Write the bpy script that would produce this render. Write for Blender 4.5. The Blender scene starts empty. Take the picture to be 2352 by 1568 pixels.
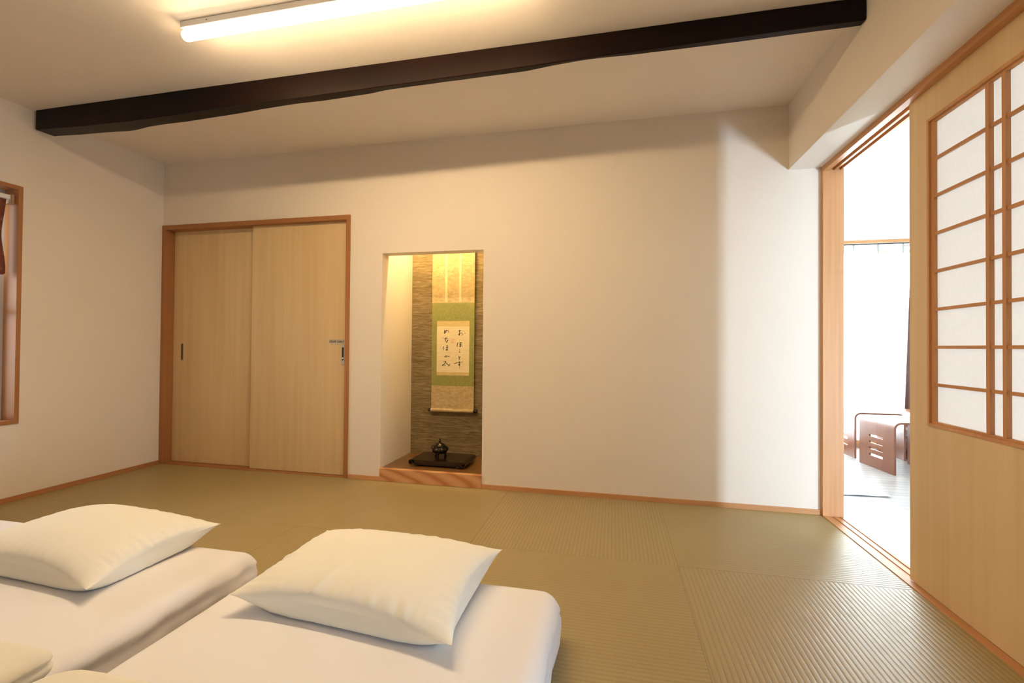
import bpy, bmesh, math, random
from mathutils import Vector, Matrix, noise as mnoise

scene = bpy.context.scene
COL = scene.collection
R = math.radians

# ------------------------------------------------------------------ camera
cam_d = bpy.data.cameras.new('camera')
cam_d.sensor_width = 36.0
cam_d.lens = 1051.10 / 2352 * 36.0
cam_d.clip_start = 0.05
cam = bpy.data.objects.new('camera', cam_d)
COL.objects.link(cam)
_yaw, _pitch, _roll = -0.2166057, 0.0114892, 0.0082468
_f = Vector((math.sin(_yaw) * math.cos(_pitch), math.cos(_yaw) * math.cos(_pitch), math.sin(_pitch)))
_r = Vector((math.cos(_yaw), -math.sin(_yaw), 0))
_u = _r.cross(_f)
_c, _s = math.cos(_roll), math.sin(_roll)
_r2 = _r * _c + _u * _s
_u2 = _u * _c - _r * _s
M = Matrix((( _r2.x, _u2.x, -_f.x, 3.6248), (_r2.y, _u2.y, -_f.y, -3.0573), (_r2.z, _u2.z, -_f.z, 0.98), (0, 0, 0, 1)))
cam.matrix_world = M
scene.camera = cam

# ------------------------------------------------------------------ world, exposure
scene.view_settings.view_transform = 'Standard'
scene.view_settings.look = 'None'
scene.view_settings.gamma = 1
scene.view_settings.use_curve_mapping = False
scene.view_settings.exposure = 1.0
w = bpy.data.worlds.new('daylight_sky')
scene.world = w
w.use_nodes = True
w.node_tree.nodes['Background'].inputs[0].default_value = (0.86, 0.93, 1.0, 1)
w.node_tree.nodes['Background'].inputs[1].default_value = 1.9


def area(name, loc, target, sx, sy, power, color, spread=180):
    l = bpy.data.lights.new(name, 'AREA')
    l.shape = 'RECTANGLE'
    l.size, l.size_y = sx, sy
    l.energy = power
    l.color = color
    l.spread = R(spread)
    o = bpy.data.objects.new(name, l)
    COL.objects.link(o)
    o.location = loc
    d = Vector(target) - Vector(loc)
    o.rotation_euler = d.to_track_quat('-Z', 'Y').to_euler()
    return o

H = 2.4625
# daylight outside the big glass door of the next room
area('daylight_garden_door', (6.15, 2.55, 1.25), (6.15, 0, 1.1), 2.1, 2.2, 330, (0.84, 0.95, 1.04))
# lamp behind an unseen low window, both added to throw the back wall's bright patch
area('added_low_window_light', (6.56, -2.96, 0.44), (4.9, -0.9, 0.75), 0.22, 0.66, 54, (0.72, 0.94, 1.22))
# cool lamp behind an unseen right-hand window, both added to brighten the futon sides
area('added_right_window_light', (5.10, -2.85, 0.47), (3.4, -2.2, 0.2), 0.95, 0.68, 12, (0.60, 0.86, 1.20))
# area lamp added above the gap to brighten the house siding
area('added_siding_light', (-1.5, -1.4, 3.6), (-3.0, -0.9, 1.2), 2.5, 1.5, 150, (0.97, 0.97, 1.0))
# daylight outside the small window on the left
area('daylight_left_window', (-0.75, -1.4, 1.3), (2, -1.6, 0.6), 1.1, 1.4, 10, (0.95, 0.96, 1.0))

# ------------------------------------------------------------------ material helpers
def nt(name):
    m = bpy.data.materials.new(name)
    m.use_nodes = True
    t = m.node_tree
    b = t.nodes['Principled BSDF']
    return m, t, b

def nd(t, typ, **kw):
    n = t.nodes.new(typ)
    for k, v in kw.items():
        if k in n.inputs:
            n.inputs[k].default_value = v
        else:
            setattr(n, k, v)
    return n

def coords(t, scale=(1, 1, 1), rot=(0, 0, 0), kind='Object'):
    tc = t.nodes.new('ShaderNodeTexCoord')
    mp = t.nodes.new('ShaderNodeMapping')
    mp.inputs['Scale'].default_value = scale
    mp.inputs['Rotation'].default_value = rot
    t.links.new(tc.outputs[kind], mp.inputs['Vector'])
    return mp.outputs['Vector']

def ramp(t, src, stops):
    r = t.nodes.new('ShaderNodeValToRGB')
    e = r.color_ramp.elements
    e[0].position, e[0].color = stops[0][0], (*stops[0][1], 1)
    e[1].position, e[1].color = stops[-1][0], (*stops[-1][1], 1)
    for p, c in stops[1:-1]:
        x = e.new(p)
        x.color = (*c, 1)
    t.links.new(src, r.inputs['Fac'])
    return r.outputs['Color']

def bump(t, b, src, strength=0.2, dist=0.002):
    n = t.nodes.new('ShaderNodeBump')
    n.inputs['Strength'].default_value = strength
    n.inputs['Distance'].default_value = dist
    t.links.new(src, n.inputs['Height'])
    t.links.new(n.outputs['Normal'], b.inputs['Normal'])

def plain(name, col, rough=0.6, metal=0.0, spec=0.5, nz=0.04, scale=8, bmp=0.0):
    m, t, b = nt(name)
    v = coords(t, (scale,) * 3)
    n = nd(t, 'ShaderNodeTexNoise', Scale=1.0, Detail=4.0)
    t.links.new(v, n.inputs['Vector'])
    lo = tuple(c * (1 - nz) for c in col)
    hi = tuple(min(1, c * (1 + nz)) for c in col)
    t.links.new(ramp(t, n.outputs['Fac'], [(0.3, lo), (0.7, hi)]), b.inputs['Base Color'])
    b.inputs['Roughness'].default_value = rough
    b.inputs['Metallic'].default_value = metal
    b.inputs['Specular IOR Level'].default_value = spec
    if bmp:
        bump(t, b, n.outputs['Fac'], bmp, 0.003)
    return m

def wallpaper(name, col):
    m, t, b = nt(name)
    v = coords(t, (1, 1, 1))
    n1 = nd(t, 'ShaderNodeTexNoise', Scale=260.0, Detail=3.0)
    n2 = nd(t, 'ShaderNodeTexNoise', Scale=2.0, Detail=2.0)
    t.links.new(v, n1.inputs['Vector'])
    t.links.new(v, n2.inputs['Vector'])
    t.links.new(ramp(t, n2.outputs['Fac'], [(0.3, tuple(c * .985 for c in col)), (0.7, col)]), b.inputs['Base Color'])
    b.inputs['Roughness'].default_value = 0.9
    b.inputs['Specular IOR Level'].default_value = 0.15
    bump(t, b, n1.outputs['Fac'], 0.25, 0.001)
    return m

def wood(name, c1, c2, axis='z', fine=60, rough=0.5, spec=0.35, streak=1.2, contrast=(0.3, 0.7)):
    """straight grain running along one axis"""
    m, t, b = nt(name)
    sc = {'z': (fine, fine, streak), 'x': (streak, fine, fine), 'y': (fine, streak, fine)}[axis]
    v = coords(t, sc)
    n = nd(t, 'ShaderNodeTexNoise', Scale=1.0, Detail=6.0, Roughness=0.55)
    n.inputs['Distortion'].default_value = 0.3
    t.links.new(v, n.inputs['Vector'])
    sc2 = tuple(s * .12 if s > 5 else s * .6 for s in sc)
    v2 = coords(t, sc2)
    n2 = nd(t, 'ShaderNodeTexNoise', Scale=1.0, Detail=3.0)
    t.links.new(v2, n2.inputs['Vector'])
    mx = nd(t, 'ShaderNodeMath', operation='ADD')
    t.links.new(n.outputs['Fac'], mx.inputs[0])
    t.links.new(n2.outputs['Fac'], mx.inputs[1])
    hf = nd(t, 'ShaderNodeMath', operation='MULTIPLY')
    hf.inputs[1].default_value = 0.5
    t.links.new(mx.outputs[0], hf.inputs[0])
    t.links.new(ramp(t, hf.outputs[0], [(contrast[0], c1), (contrast[1], c2)]), b.inputs['Base Color'])
    b.inputs['Roughness'].default_value = rough
    b.inputs['Specular IOR Level'].default_value = spec
    bump(t, b, n.outputs['Fac'], 0.08, 0.001)
    return m

WALL = wallpaper('wallpaper_cream', (0.83, 0.735, 0.62))
CEIL = wallpaper('ceiling_paper', (0.86, 0.765, 0.65))
WALL2 = wallpaper('next_room_wall', (0.88, 0.88, 0.86))
CEDAR_Z = wood('cedar_trim_upright', (0.50, 0.225, 0.085), (0.66, 0.34, 0.145), 'z')
DARK_Z = wood('reddish_frame_upright', (0.33, 0.13, 0.042), (0.45, 0.20, 0.075), 'z')
DARK_X = wood('reddish_frame_across', (0.33, 0.13, 0.042), (0.45, 0.20, 0.075), 'x')
DARK_Y = wood('reddish_frame_deep', (0.36, 0.145, 0.05), (0.48, 0.22, 0.085), 'y')
CEDAR_X = wood('cedar_trim_across', (0.50, 0.225, 0.085), (0.66, 0.34, 0.145), 'x')
CEDAR_Y = wood('cedar_trim_deep', (0.50, 0.225, 0.085), (0.66, 0.34, 0.145), 'y')
PALE_Z = wood('pale_door_veneer', (0.64, 0.44, 0.22), (0.77, 0.57, 0.31), 'z', fine=24, streak=0.7, rough=0.45)
BENT = wood('bentwood_brown', (0.15, 0.042, 0.016), (0.25, 0.085, 0.035), 'z', fine=45, rough=0.32, spec=0.6)
BEAM = wood('old_beam_black', (0.003, 0.002, 0.0015), (0.015, 0.005, 0.003), 'x', fine=26, rough=0.42, spec=0.15, streak=1.5)

def cathedral(name):
    m, t, b = nt(name)
    v = coords(t, (0.8, 1.0, 9.0))
    wv = t.nodes.new('ShaderNodeTexWave')
    wv.wave_type = 'RINGS'
    wv.rings_direction = 'Y'
    wv.inputs['Scale'].default_value = 1.9
    wv.inputs['Distortion'].default_value = 2.6
    wv.inputs['Detail'].default_value = 2.0
    wv.inputs['Detail Scale'].default_value = 0.7
    t.links.new(v, wv.inputs['Vector'])
    t.links.new(ramp(t, wv.outputs['Fac'], [(0.0, (0.46, 0.18, 0.065)), (0.35, (0.60, 0.29, 0.12)), (1.0, (0.66, 0.35, 0.16))]), b.inputs['Base Color'])
    b.inputs['Roughness'].default_value = 0.5
    return m
BOARD = cathedral('alcove_board_grain')
ALCFLOOR = wood('alcove_floor_brown', (0.11, 0.05, 0.018), (0.20, 0.095, 0.035), 'x', fine=30, rough=0.28, spec=0.5)

def grasscloth():
    m, t, b = nt('alcove_woven_paper')
    v = coords(t, (9, 9, 120))
    n = nd(t, 'ShaderNodeTexNoise', Scale=1.0, Detail=5.0, Roughness=0.65)
    n.inputs['Distortion'].default_value = 0.9
    t.links.new(v, n.inputs['Vector'])
    t.links.new(ramp(t, n.outputs['Fac'], [(0.32, (0.12, 0.080, 0.038)), (0.52, (0.225, 0.165, 0.088)), (0.72, (0.37, 0.29, 0.17))]), b.inputs['Base Color'])
    b.inputs['Roughness'].default_value = 0.85
    b.inputs['Specular IOR Level'].default_value = 0.2
    bump(t, b, n.outputs['Fac'], 0.5, 0.003)
    return m
GRASS = grasscloth()

def tatami():
    """half mats 0.975 x 0.873 laid with the weave turned from mat to mat"""
    m, t, b = nt('tatami_weave')
    L = t.links.new
    tc = t.nodes.new('ShaderNodeTexCoord')
    sp = t.nodes.new('ShaderNodeSeparateXYZ')
    L(tc.outputs['Object'], sp.inputs[0])

    def mth(op, a, c=None, clamp=False):
        n = t.nodes.new('ShaderNodeMath')
        n.operation = op
        n.use_clamp = clamp
        for i, x in enumerate((a, c)):
            if x is None:
                continue
            if isinstance(x, (int, float)):
                n.inputs[i].default_value = x
            else:
                L(x, n.inputs[i])
        return n.outputs[0]
    X, Y = sp.outputs['X'], sp.outputs['Y']
    ux = mth('DIVIDE', X, 0.979)
    uy = mth('DIVIDE', mth('MULTIPLY', Y, -1.0), 0.873)
    cx, cy = mth('FLOOR', ux), mth('FLOOR', uy)
    odd = mth('FRACT', mth('MULTIPLY', mth('ADD', cx, cy), 0.5))
    odd = mth('MULTIPLY', odd, 2.0, True)             # 1 -> ribs run along y
    def mix(f, a, c):
        return mth('ADD', mth('MULTIPLY', a, mth('SUBTRACT', 1.0, f)), mth('MULTIPLY', c, f))
    across = mix(odd, Y, X)
    along = mix(odd, X, Y)
    # ribs
    rib = mth('ABSOLUTE', mth('SINE', mth('MULTIPLY', across, math.pi / 0.0185)))
    rib = mth('POWER', rib, 0.6)
    # fine rush lines crossing the ribs
    cmb = t.nodes.new('ShaderNodeCombineXYZ')
    L(mth('MULTIPLY', along, 700.0), cmb.inputs[0])
    L(mth('MULTIPLY', across, 26.0), cmb.inputs[1])
    n1 = nd(t, 'ShaderNodeTexNoise', Scale=1.0, Detail=2.0)
    L(cmb.outputs[0], n1.inputs['Vector'])
    n2 = nd(t, 'ShaderNodeTexNoise', Scale=3.0, Detail=3.0)
    L(tc.outputs['Object'], n2.inputs['Vector'])
    # seams between the mats
    def seam(u, size):
        fr = mth('FRACT', u)
        d = mth('MINIMUM', fr, mth('SUBTRACT', 1.0, fr))
        return mth('LESS_THAN', mth('MULTIPLY', d, size), 0.0012)
    sm = mth('MAXIMUM', seam(ux, 0.979), seam(uy, 0.873))
    ht = mth('ADD', mth('MULTIPLY', rib, 0.9), mth('MULTIPLY', n1.outputs['Fac'], 0.25))
    ht = mth('SUBTRACT', ht, mth('MULTIPLY', sm, 1.2))
    f = mth('ADD', mth('ADD', mth('MULTIPLY', rib, 0.34), 0.17), mth('MULTIPLY', n1.outputs['Fac'], 0.40))
    f = mth('ADD', f, mth('MULTIPLY', n2.outputs['Fac'], 0.10))
    f = mth('MULTIPLY', f, mth('SUBTRACT', 1.0, mth('MULTIPLY', sm, 0.6)), True)
    L(ramp(t, f, [(0.0, (0.15, 0.105, 0.045)), (0.45, (0.33, 0.243, 0.104)), (1.0, (0.45, 0.352, 0.168))]), b.inputs['Base Color'])
    b.inputs['Roughness'].default_value = 0.42
    b.inputs['Specular IOR Level'].default_value = 0.45
    bump(t, b, ht, 0.75, 0.0016)
    return m
TATAMI = tatami()

def plankfloor():
    m, t, b = nt('next_room_planks')
    v = coords(t, (1, 1, 1))
    br = t.nodes.new('ShaderNodeTexBrick')
    br.inputs['Scale'].default_value = 1.0
    br.inputs['Brick Width'].default_value = 0.9
    br.inputs['Row Height'].default_value = 0.075
    br.inputs['Mortar Size'].default_value = 0.003
    br.inputs['Color1'].default_value = (0.44, 0.40, 0.37, 1)
    br.inputs['Color2'].default_value = (0.36, 0.32, 0.30, 1)
    br.inputs['Mortar'].default_value = (0.18, 0.15, 0.14, 1)
    t.links.new(v, br.inputs['Vector'])
    v2 = coords(t, (3, 80, 1))
    n = nd(t, 'ShaderNodeTexNoise', Scale=1.0, Detail=4.0)
    t.links.new(v2, n.inputs['Vector'])
    mx = t.nodes.new('ShaderNodeMix')
    mx.data_type = 'RGBA'
    mx.blend_type = 'MULTIPLY'
    mx.inputs[0].default_value = 0.6
    t.links.new(br.outputs['Color'], mx.inputs[6])
    t.links.new(ramp(t, n.outputs['Fac'], [(0.35, (0.55, 0.55, 0.55)), (0.6, (1, 1, 1))]), mx.inputs[7])
    t.links.new(mx.outputs[2], b.inputs['Base Color'])
    b.inputs['Roughness'].default_value = 0.3
    return m
PLANKS = plankfloor()

def cloth(name, col, wr=0.25, scale=7.0, sheen=0.3):
    m, t, b = nt(name)
    v = coords(t, (1, 1, 1))
    n = nd(t, 'ShaderNodeTexNoise', Scale=scale, Detail=3.0)
    n.inputs['Distortion'].default_value = 1.2
    n2 = nd(t, 'ShaderNodeTexNoise', Scale=900.0, Detail=1.0)
    t.links.new(v, n.inputs['Vector'])
    t.links.new(v, n2.inputs['Vector'])
    t.links.new(ramp(t, n2.outputs['Fac'], [(0.3, tuple(c * .985 for c in col)), (0.7, col)]), b.inputs['Base Color'])
    b.inputs['Roughness'].default_value = 0.8
    b.inputs['Specular IOR Level'].default_value = 0.2
    b.inputs['Sheen Weight'].default_value = sheen * 0.3
    bump(t, b, n.outputs['Fac'], wr, 0.012)
    return m
SHEET = cloth('white_cotton_sheet', (0.87, 0.85, 0.87), 0.12, 4.0)
PILLOW = cloth('cream_pillow_cotton', (0.86, 0.825, 0.73), 0.2, 6.0)
DUVET = cloth('cream_duvet_cover', (0.84, 0.80, 0.70), 0.25, 5.0)

def thin(name, col, trans=0.5, tcol=None):
    """paper or sheer cloth that passes light"""
    m = bpy.data.materials.new(name)
    m.use_nodes = True
    t = m.node_tree
    t.nodes.remove(t.nodes['Principled BSDF'])
    out = t.nodes['Material Output']
    v = coords(t, (60, 60, 60))
    n = nd(t, 'ShaderNodeTexNoise', Scale=1.0, Detail=3.0)
    t.links.new(v, n.inputs['Vector'])
    c = ramp(t, n.outputs['Fac'], [(0.3, tuple(x * .97 for x in col)), (0.7, col)])
    d = t.nodes.new('ShaderNodeBsdfDiffuse')
    tr = t.nodes.new('ShaderNodeBsdfTranslucent')
    t.links.new(c, d.inputs['Color'])
    if tcol:
        tr.inputs['Color'].default_value = (*tcol, 1)
    else:
        t.links.new(c, tr.inputs['Color'])
    mx = t.nodes.new('ShaderNodeMixShader')
    mx.inputs[0].default_value = trans
    t.links.new(d.outputs[0], mx.inputs[1])
    t.links.new(tr.outputs[0], mx.inputs[2])
    t.links.new(mx.outputs[0], out.inputs['Surface'])
    return m, t, mx, out
PAPER = thin('shoji_paper', (0.91, 0.865, 0.82), 0.53)[0]

def sheer():
    m, t, mx, out = thin('sheer_white_voile', (0.92, 0.93, 0.94), 0.6)
    tp = t.nodes.new('ShaderNodeBsdfTransparent')
    m2 = t.nodes.new('ShaderNodeMixShader')
    m2.inputs[0].default_value = 0.35
    t.links.new(mx.outputs[0], m2.inputs[1])
    t.links.new(tp.outputs[0], m2.inputs[2])
    t.links.new(m2.outputs[0], out.inputs['Surface'])
    return m
SHEER = sheer()

def glassm():
    m = bpy.data.materials.new('window_glass')
    m.use_nodes = True
    t = m.node_tree
    t.nodes.remove(t.nodes['Principled BSDF'])
    out = t.nodes['Material Output']
    tp = t.nodes.new('ShaderNodeBsdfTransparent')
    tp.inputs['Color'].default_value = (0.95, 0.97, 0.96, 1)
    gl = t.nodes.new('ShaderNodeBsdfGlossy')
    gl.inputs['Roughness'].default_value = 0.02
    fr = t.nodes.new('ShaderNodeFresnel')
    fr.inputs['IOR'].default_value = 1.45
    mx = t.nodes.new('ShaderNodeMixShader')
    t.links.new(fr.outputs[0], mx.inputs[0])
    t.links.new(tp.outputs[0], mx.inputs[1])
    t.links.new(gl.outputs[0], mx.inputs[2])
    t.links.new(mx.outputs[0], out.inputs['Surface'])
    return m
GLASS = glassm()

def emit(name, col, s):
    m = bpy.data.materials.new(name)
    m.use_nodes = True
    t = m.node_tree
    t.nodes.remove(t.nodes['Principled BSDF'])
    e = t.nodes.new('ShaderNodeEmission')
    e.inputs['Color'].default_value = (*col, 1)
    e.inputs['Strength'].default_value = s
    t.links.new(e.outputs[0], t.nodes['Material Output'].inputs['Surface'])
    return m
TUBE = emit('lit_tube', (1.0, 0.75, 0.445), 71.0)
GLOW = emit('dim_milky_cover', (1.0, 0.80, 0.55), 3.0)
DOWN = emit('lit_alcove_lamp', (1.0, 0.78, 0.36), 135.0)
WHITE_METAL = plain('white_enamel', (0.82, 0.80, 0.77), 0.35)
STEEL = plain('brushed_steel', (0.55, 0.54, 0.52), 0.32, 0.9)
BRASS = plain('dull_brass_pull', (0.34, 0.27, 0.17), 0.4, 0.7)
DARKMETAL = plain('dark_recess', (0.05, 0.035, 0.025), 0.5, 0.4)
ALU = plain('window_aluminium', (0.60, 0.60, 0.58), 0.4, 0.6)
LACQUER = plain('black_brown_lacquer', (0.018, 0.010, 0.006), 0.16, 0.0, 0.6)
BRONZE = plain('dark_bronze', (0.035, 0.026, 0.020), 0.26, 0.75, 0.6, 0.3, 60)
INK = plain('brush_ink', (0.025, 0.02, 0.018), 0.7)
SEALRED = plain('faded_red_seal', (0.74, 0.40, 0.22), 0.8)
SIGNP = plain('pale_grey_label', (0.50, 0.43, 0.33), 0.4)
SIGNT = plain('brown_black_print', (0.07, 0.035, 0.015), 0.6)
SIDING = wood('neighbour_siding', (0.66, 0.56, 0.47), (0.80, 0.72, 0.64), 'y', fine=12)
LEAF = plain('garden_green', (0.34, 0.50, 0.24), 0.7, nz=0.5, scale=3)
RUG = cloth('white_cotton_rug', (0.84, 0.82, 0.80), 0.4, 30)
CURTAIN = cloth('brown_curtain_cloth', (0.20, 0.12, 0.10), 0.3, 20)

def silk(name, c1, c2, sc=(70, 70, 70)):
    m, t, b = nt(name)
    v = coords(t, sc)
    n = nd(t, 'ShaderNodeTexNoise', Scale=1.0, Detail=5.0, Roughness=0.7)
    t.links.new(v, n.inputs['Vector'])
    t.links.new(ramp(t, n.outputs['Fac'], [(0.35, c1), (0.65, c2)]), b.inputs['Base Color'])
    b.inputs['Roughness'].default_value = 0.6
    b.inputs['Specular IOR Level'].default_value = 0.3
    return m
SILK_BEIGE = silk('scroll_beige_silk', (0.40, 0.29, 0.14), (0.56, 0.43, 0.24), (30, 30, 60))
SILK_GREEN = silk('scroll_green_silk', (0.23, 0.225, 0.065), (0.30, 0.29, 0.10))
SILK_BAND = silk('scroll_inner_band', (0.55, 0.40, 0.18), (0.66, 0.50, 0.25), (20, 20, 200))
PAPER_OLD = silk('scroll_cream_paper', (0.70, 0.58, 0.36), (0.78, 0.66, 0.44), (8, 8, 90))
RIBBON = silk('scroll_pale_ribbon', (0.62, 0.50, 0.30), (0.70, 0.58, 0.36))

def shade_mat():
    m, t, b = nt('rust_print_cloth')
    v = coords(t, (1, 24, 40))
    vo = t.nodes.new('ShaderNodeTexVoronoi')
    vo.inputs['Scale'].default_value = 1.2
    t.links.new(v, vo.inputs['Vector'])
    t.links.new(ramp(t, vo.outputs['Distance'], [(0.0, (0.36, 0.16, 0.10)), (0.30, (0.24, 0.075, 0.045)), (0.8, (0.20, 0.055, 0.035))]), b.inputs['Base Color'])
    b.inputs['Roughness'].default_value = 0.9
    return m
SHADE = shade_mat()

# ------------------------------------------------------------------ mesh helpers
def obj(name, bm, mat, parent=None, smooth=False, bevel=0.0, seg=2):
    me = bpy.data.meshes.new(name)
    bmesh.ops.recalc_face_normals(bm, faces=bm.faces[:])
    bm.to_mesh(me)
    bm.free()
    o = bpy.data.objects.new(name, me)
    COL.objects.link(o)
    for mm in (mat if isinstance(mat, (list, tuple)) else [mat]):
        me.materials.append(mm)
    if smooth:
        for p in me.polygons:
            p.use_smooth = True
    if bevel:
        b = o.modifiers.new('bevel', 'BEVEL')
        b.width = bevel
        b.segments = seg
        b.limit_method = 'ANGLE'
    if parent is not None:
        o.parent = parent
        o.matrix_parent_inverse = Matrix.Translation(-Vector(parent.location))
    return o

def box(bm, x0, x1, y0, y1, z0, z1):
    vs = [bm.verts.new((x, y, z)) for x in (x0, x1) for y in (y0, y1) for z in (z0, z1)]
    for f in ((0, 1, 3, 2), (4, 6, 7, 5), (0, 4, 5, 1), (2, 3, 7, 6), (0, 2, 6, 4), (1, 5, 7, 3)):
        bm.faces.new([vs[i] for i in f])

def bx(*a):
    bm = bmesh.new()
    if isinstance(a[0], (list, tuple)):
        for q in a:
            box(bm, *q)
    else:
        box(bm, *a)
    return bm

def cyl(bm, p0, p1, r, seg=24, r1=None, caps=True):
    p0, p1 = Vector(p0), Vector(p1)
    d = (p1 - p0).normalized()
    a = d.orthogonal().normalized()
    c = d.cross(a)
    r1 = r if r1 is None else r1
    A, B = [], []
    for i in range(seg):
        an = 2 * math.pi * i / seg
        v = a * math.cos(an) + c * math.sin(an)
        A.append(bm.verts.new(p0 + v * r))
        B.append(bm.verts.new(p1 + v * r1))
    for i in range(seg):
        j = (i + 1) % seg
        bm.faces.new((A[i], A[j], B[j], B[i]))
    if caps:
        bm.faces.new(A[::-1])
        bm.faces.new(B)

def lathe(bm, prof, c, seg=48, ribs=0, amp=0.0):
    rings = []
    for r, z in prof:
        ring = []
        for i in range(seg):
            an = 2 * math.pi * i / seg
            rr = r * (1 + amp * (abs(math.sin(ribs * an / 2)) - .5)) if ribs else r
            ring.append(bm.verts.new((c[0] + rr * math.cos(an), c[1] + rr * math.sin(an), c[2] + z)))
        rings.append(ring)
    for a, b in zip(rings, rings[1:]):
        for i in range(seg):
            j = (i + 1) % seg
            bm.faces.new((a[i], a[j], b[j], b[i]))
    bm.faces.new(rings[0][::-1])
    bm.faces.new(rings[-1])

def extrude_profile(bm, pts, y0, y1, closed=True):
    """profile in xz swept along y"""
    A = [bm.verts.new((x, y0, z)) for x, z in pts]
    B = [bm.verts.new((x, y1, z)) for x, z in pts]
    n = len(pts)
    for i in range(n if closed else n - 1):
        j = (i + 1) % n
        bm.faces.new((A[i], A[j], B[j], B[i]))
    return A, B

def struct(o, name=None):
    o['kind'] = 'structure'
    return o

def thing(name, label, cat, loc=(0, 0, 0), group=None):
    o = bpy.data.objects.new(name, None)
    COL.objects.link(o)
    o.location = loc
    o.empty_display_size = 0.1
    o['label'] = label
    o['category'] = cat
    if group:
        o['group'] = group
    return o

def tag(o, label, cat, group=None):
    o['label'] = label
    o['category'] = cat
    if group:
        o['group'] = group
    return o

def sroot(name, loc=(0, 0, 0)):
    o = bpy.data.objects.new(name, None)
    COL.objects.link(o)
    o.location = loc
    o.empty_display_size = 0.1
    o['kind'] = 'structure'
    return o

YB = -4.7          # wall behind the photographer
XR = 4.66          # face of the boxed-out wall above the opening
# ------------------------------------------------------------------ room shell
struct(obj('floor', bx(0, 4.845, YB, 0.0, -0.05, 0.0), TATAMI))
struct(obj('ceiling', bx(-0.15, 4.70, YB - .1, 0.02, H, H + .1), CEIL))
struct(obj('wall_behind', bx(-0.15, 5.0, YB - .12, YB, -0.05, H + .1), WALL))
# left wall with the window hole y -1.78..-0.948, z .50..1.93
wy0, wy1, wz0, wz1 = -1.80, -0.948, 0.500, 1.932
struct(obj('wall_left', bx((-0.15, 0, YB, wy0 - .022, -0.05, H), (-0.15, 0, wy1 + .022, 0.12, -0.05, H),
                           (-0.15, 0, wy0 - .022, wy1 + .022, -0.05, wz0 - .022), (-0.15, 0, wy0 - .022, wy1 + .022, wz1 + .022, H)), WALL))
# back wall with the closet opening and the alcove opening
cx0, cx1, cz = 0.006, 1.713, 1.948
nx0, nx1, nz = 1.976, 2.745, 1.655
struct(obj('wall_back', bx((0.0, cx1, 0, 0.10, cz, H),
                           (cx1, nx0, 0, 0.10, -0.05, H),
                           (nx0, nx1, 0, 0.10, nz, H),
                           (nx1, 4.90, 0, 0.10, -0.05, H)), WALL))
# boxed-out wall above the opening, and the wall beyond the sliding door
struct(obj('wall_right', bx((XR, 4.975, YB, 0.0, 2.066, H + .1),
                            (4.855, 4.945, YB, -3.35, -0.05, 2.066), (4.855, 4.945, -2.35, -1.70, -0.05, 2.066),
                            (4.855, 4.945, -3.35, -2.35, -0.05, 0.11), (4.855, 4.945, -3.35, -2.35, 0.84, 2.066),
                            (4.86, 4.945, 0.0, 2.25, -0.05, H + .1)), WALL))
# closet box
struct(obj('wall_closet', bx((-0.02, 0.006, 0.10, 0.9, -0.05, H), (1.713, 1.735, 0.10, 0.9, -0.05, H),
                             (-0.02, 1.735, 0.88, 0.92, -0.05, H), (0.0, 1.735, .1, .9, 2.2, 2.24), (0.0, 1.735, .1, .9, -0.05, -0.01)), WALL))
# alcove
nyb = 0.515
struct(obj('wall_alcove_left', bx(1.945, nx0, 0.10, nyb + .03, -0.02, 2.16), WALL))
struct(obj('wall_alcove_right', bx(nx1, 2.775, 0.10, nyb + .03, -0.02, 2.16), WALL))
struct(obj('wall_alcove_back', bx(nx0, nx1, nyb, nyb + .03, 0.085, 2.16), GRASS))
struct(obj('ceiling_alcove', bx(1.945, 2.775, 0.10, nyb + .03, 2.16, 2.19), WALL))
struct(obj('floor_alcove', bx(nx0, nx1, 0.028, nyb, 0.02, 0.088), ALCFLOOR))
struct(obj('trim_1', bx(nx0 + .001, nx1 - .001, -0.012, 0.026, 0.0, 0.09), BOARD, bevel=0.002))

# baseboards
struct(obj('baseboard_left', bx(0.0, 0.012, YB, -0.004, 0, 0.030), DARK_Y, bevel=0.001))
struct(obj('baseboard_back', bx((nx1 + .001, 4.836, -0.010, 0, 0, 0.030), (cx1 + .01, nx0 - .0, -0.010, 0, 0, 0.030)), CEDAR_X, bevel=0.001))

# closet frame
struct(obj('trim_2', bx((0.002, 0.036, -0.012, 0.108, 0, 1.915),), DARK_Z, bevel=0.0015))
struct(obj('trim_3', bx((1.685, 1.716, -0.012, 0.108, 0, 1.915),), DARK_Z, bevel=0.0015))
struct(obj('trim_4', bx((0.002, 1.716, -0.013, 0.108, 1.915, 1.951),), DARK_X, bevel=0.0015))
struct(obj('trim_5', bx((0.036, 1.685, -0.004, 0.108, -0.02, 0.006),), DARK_X, bevel=0.001))

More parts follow.
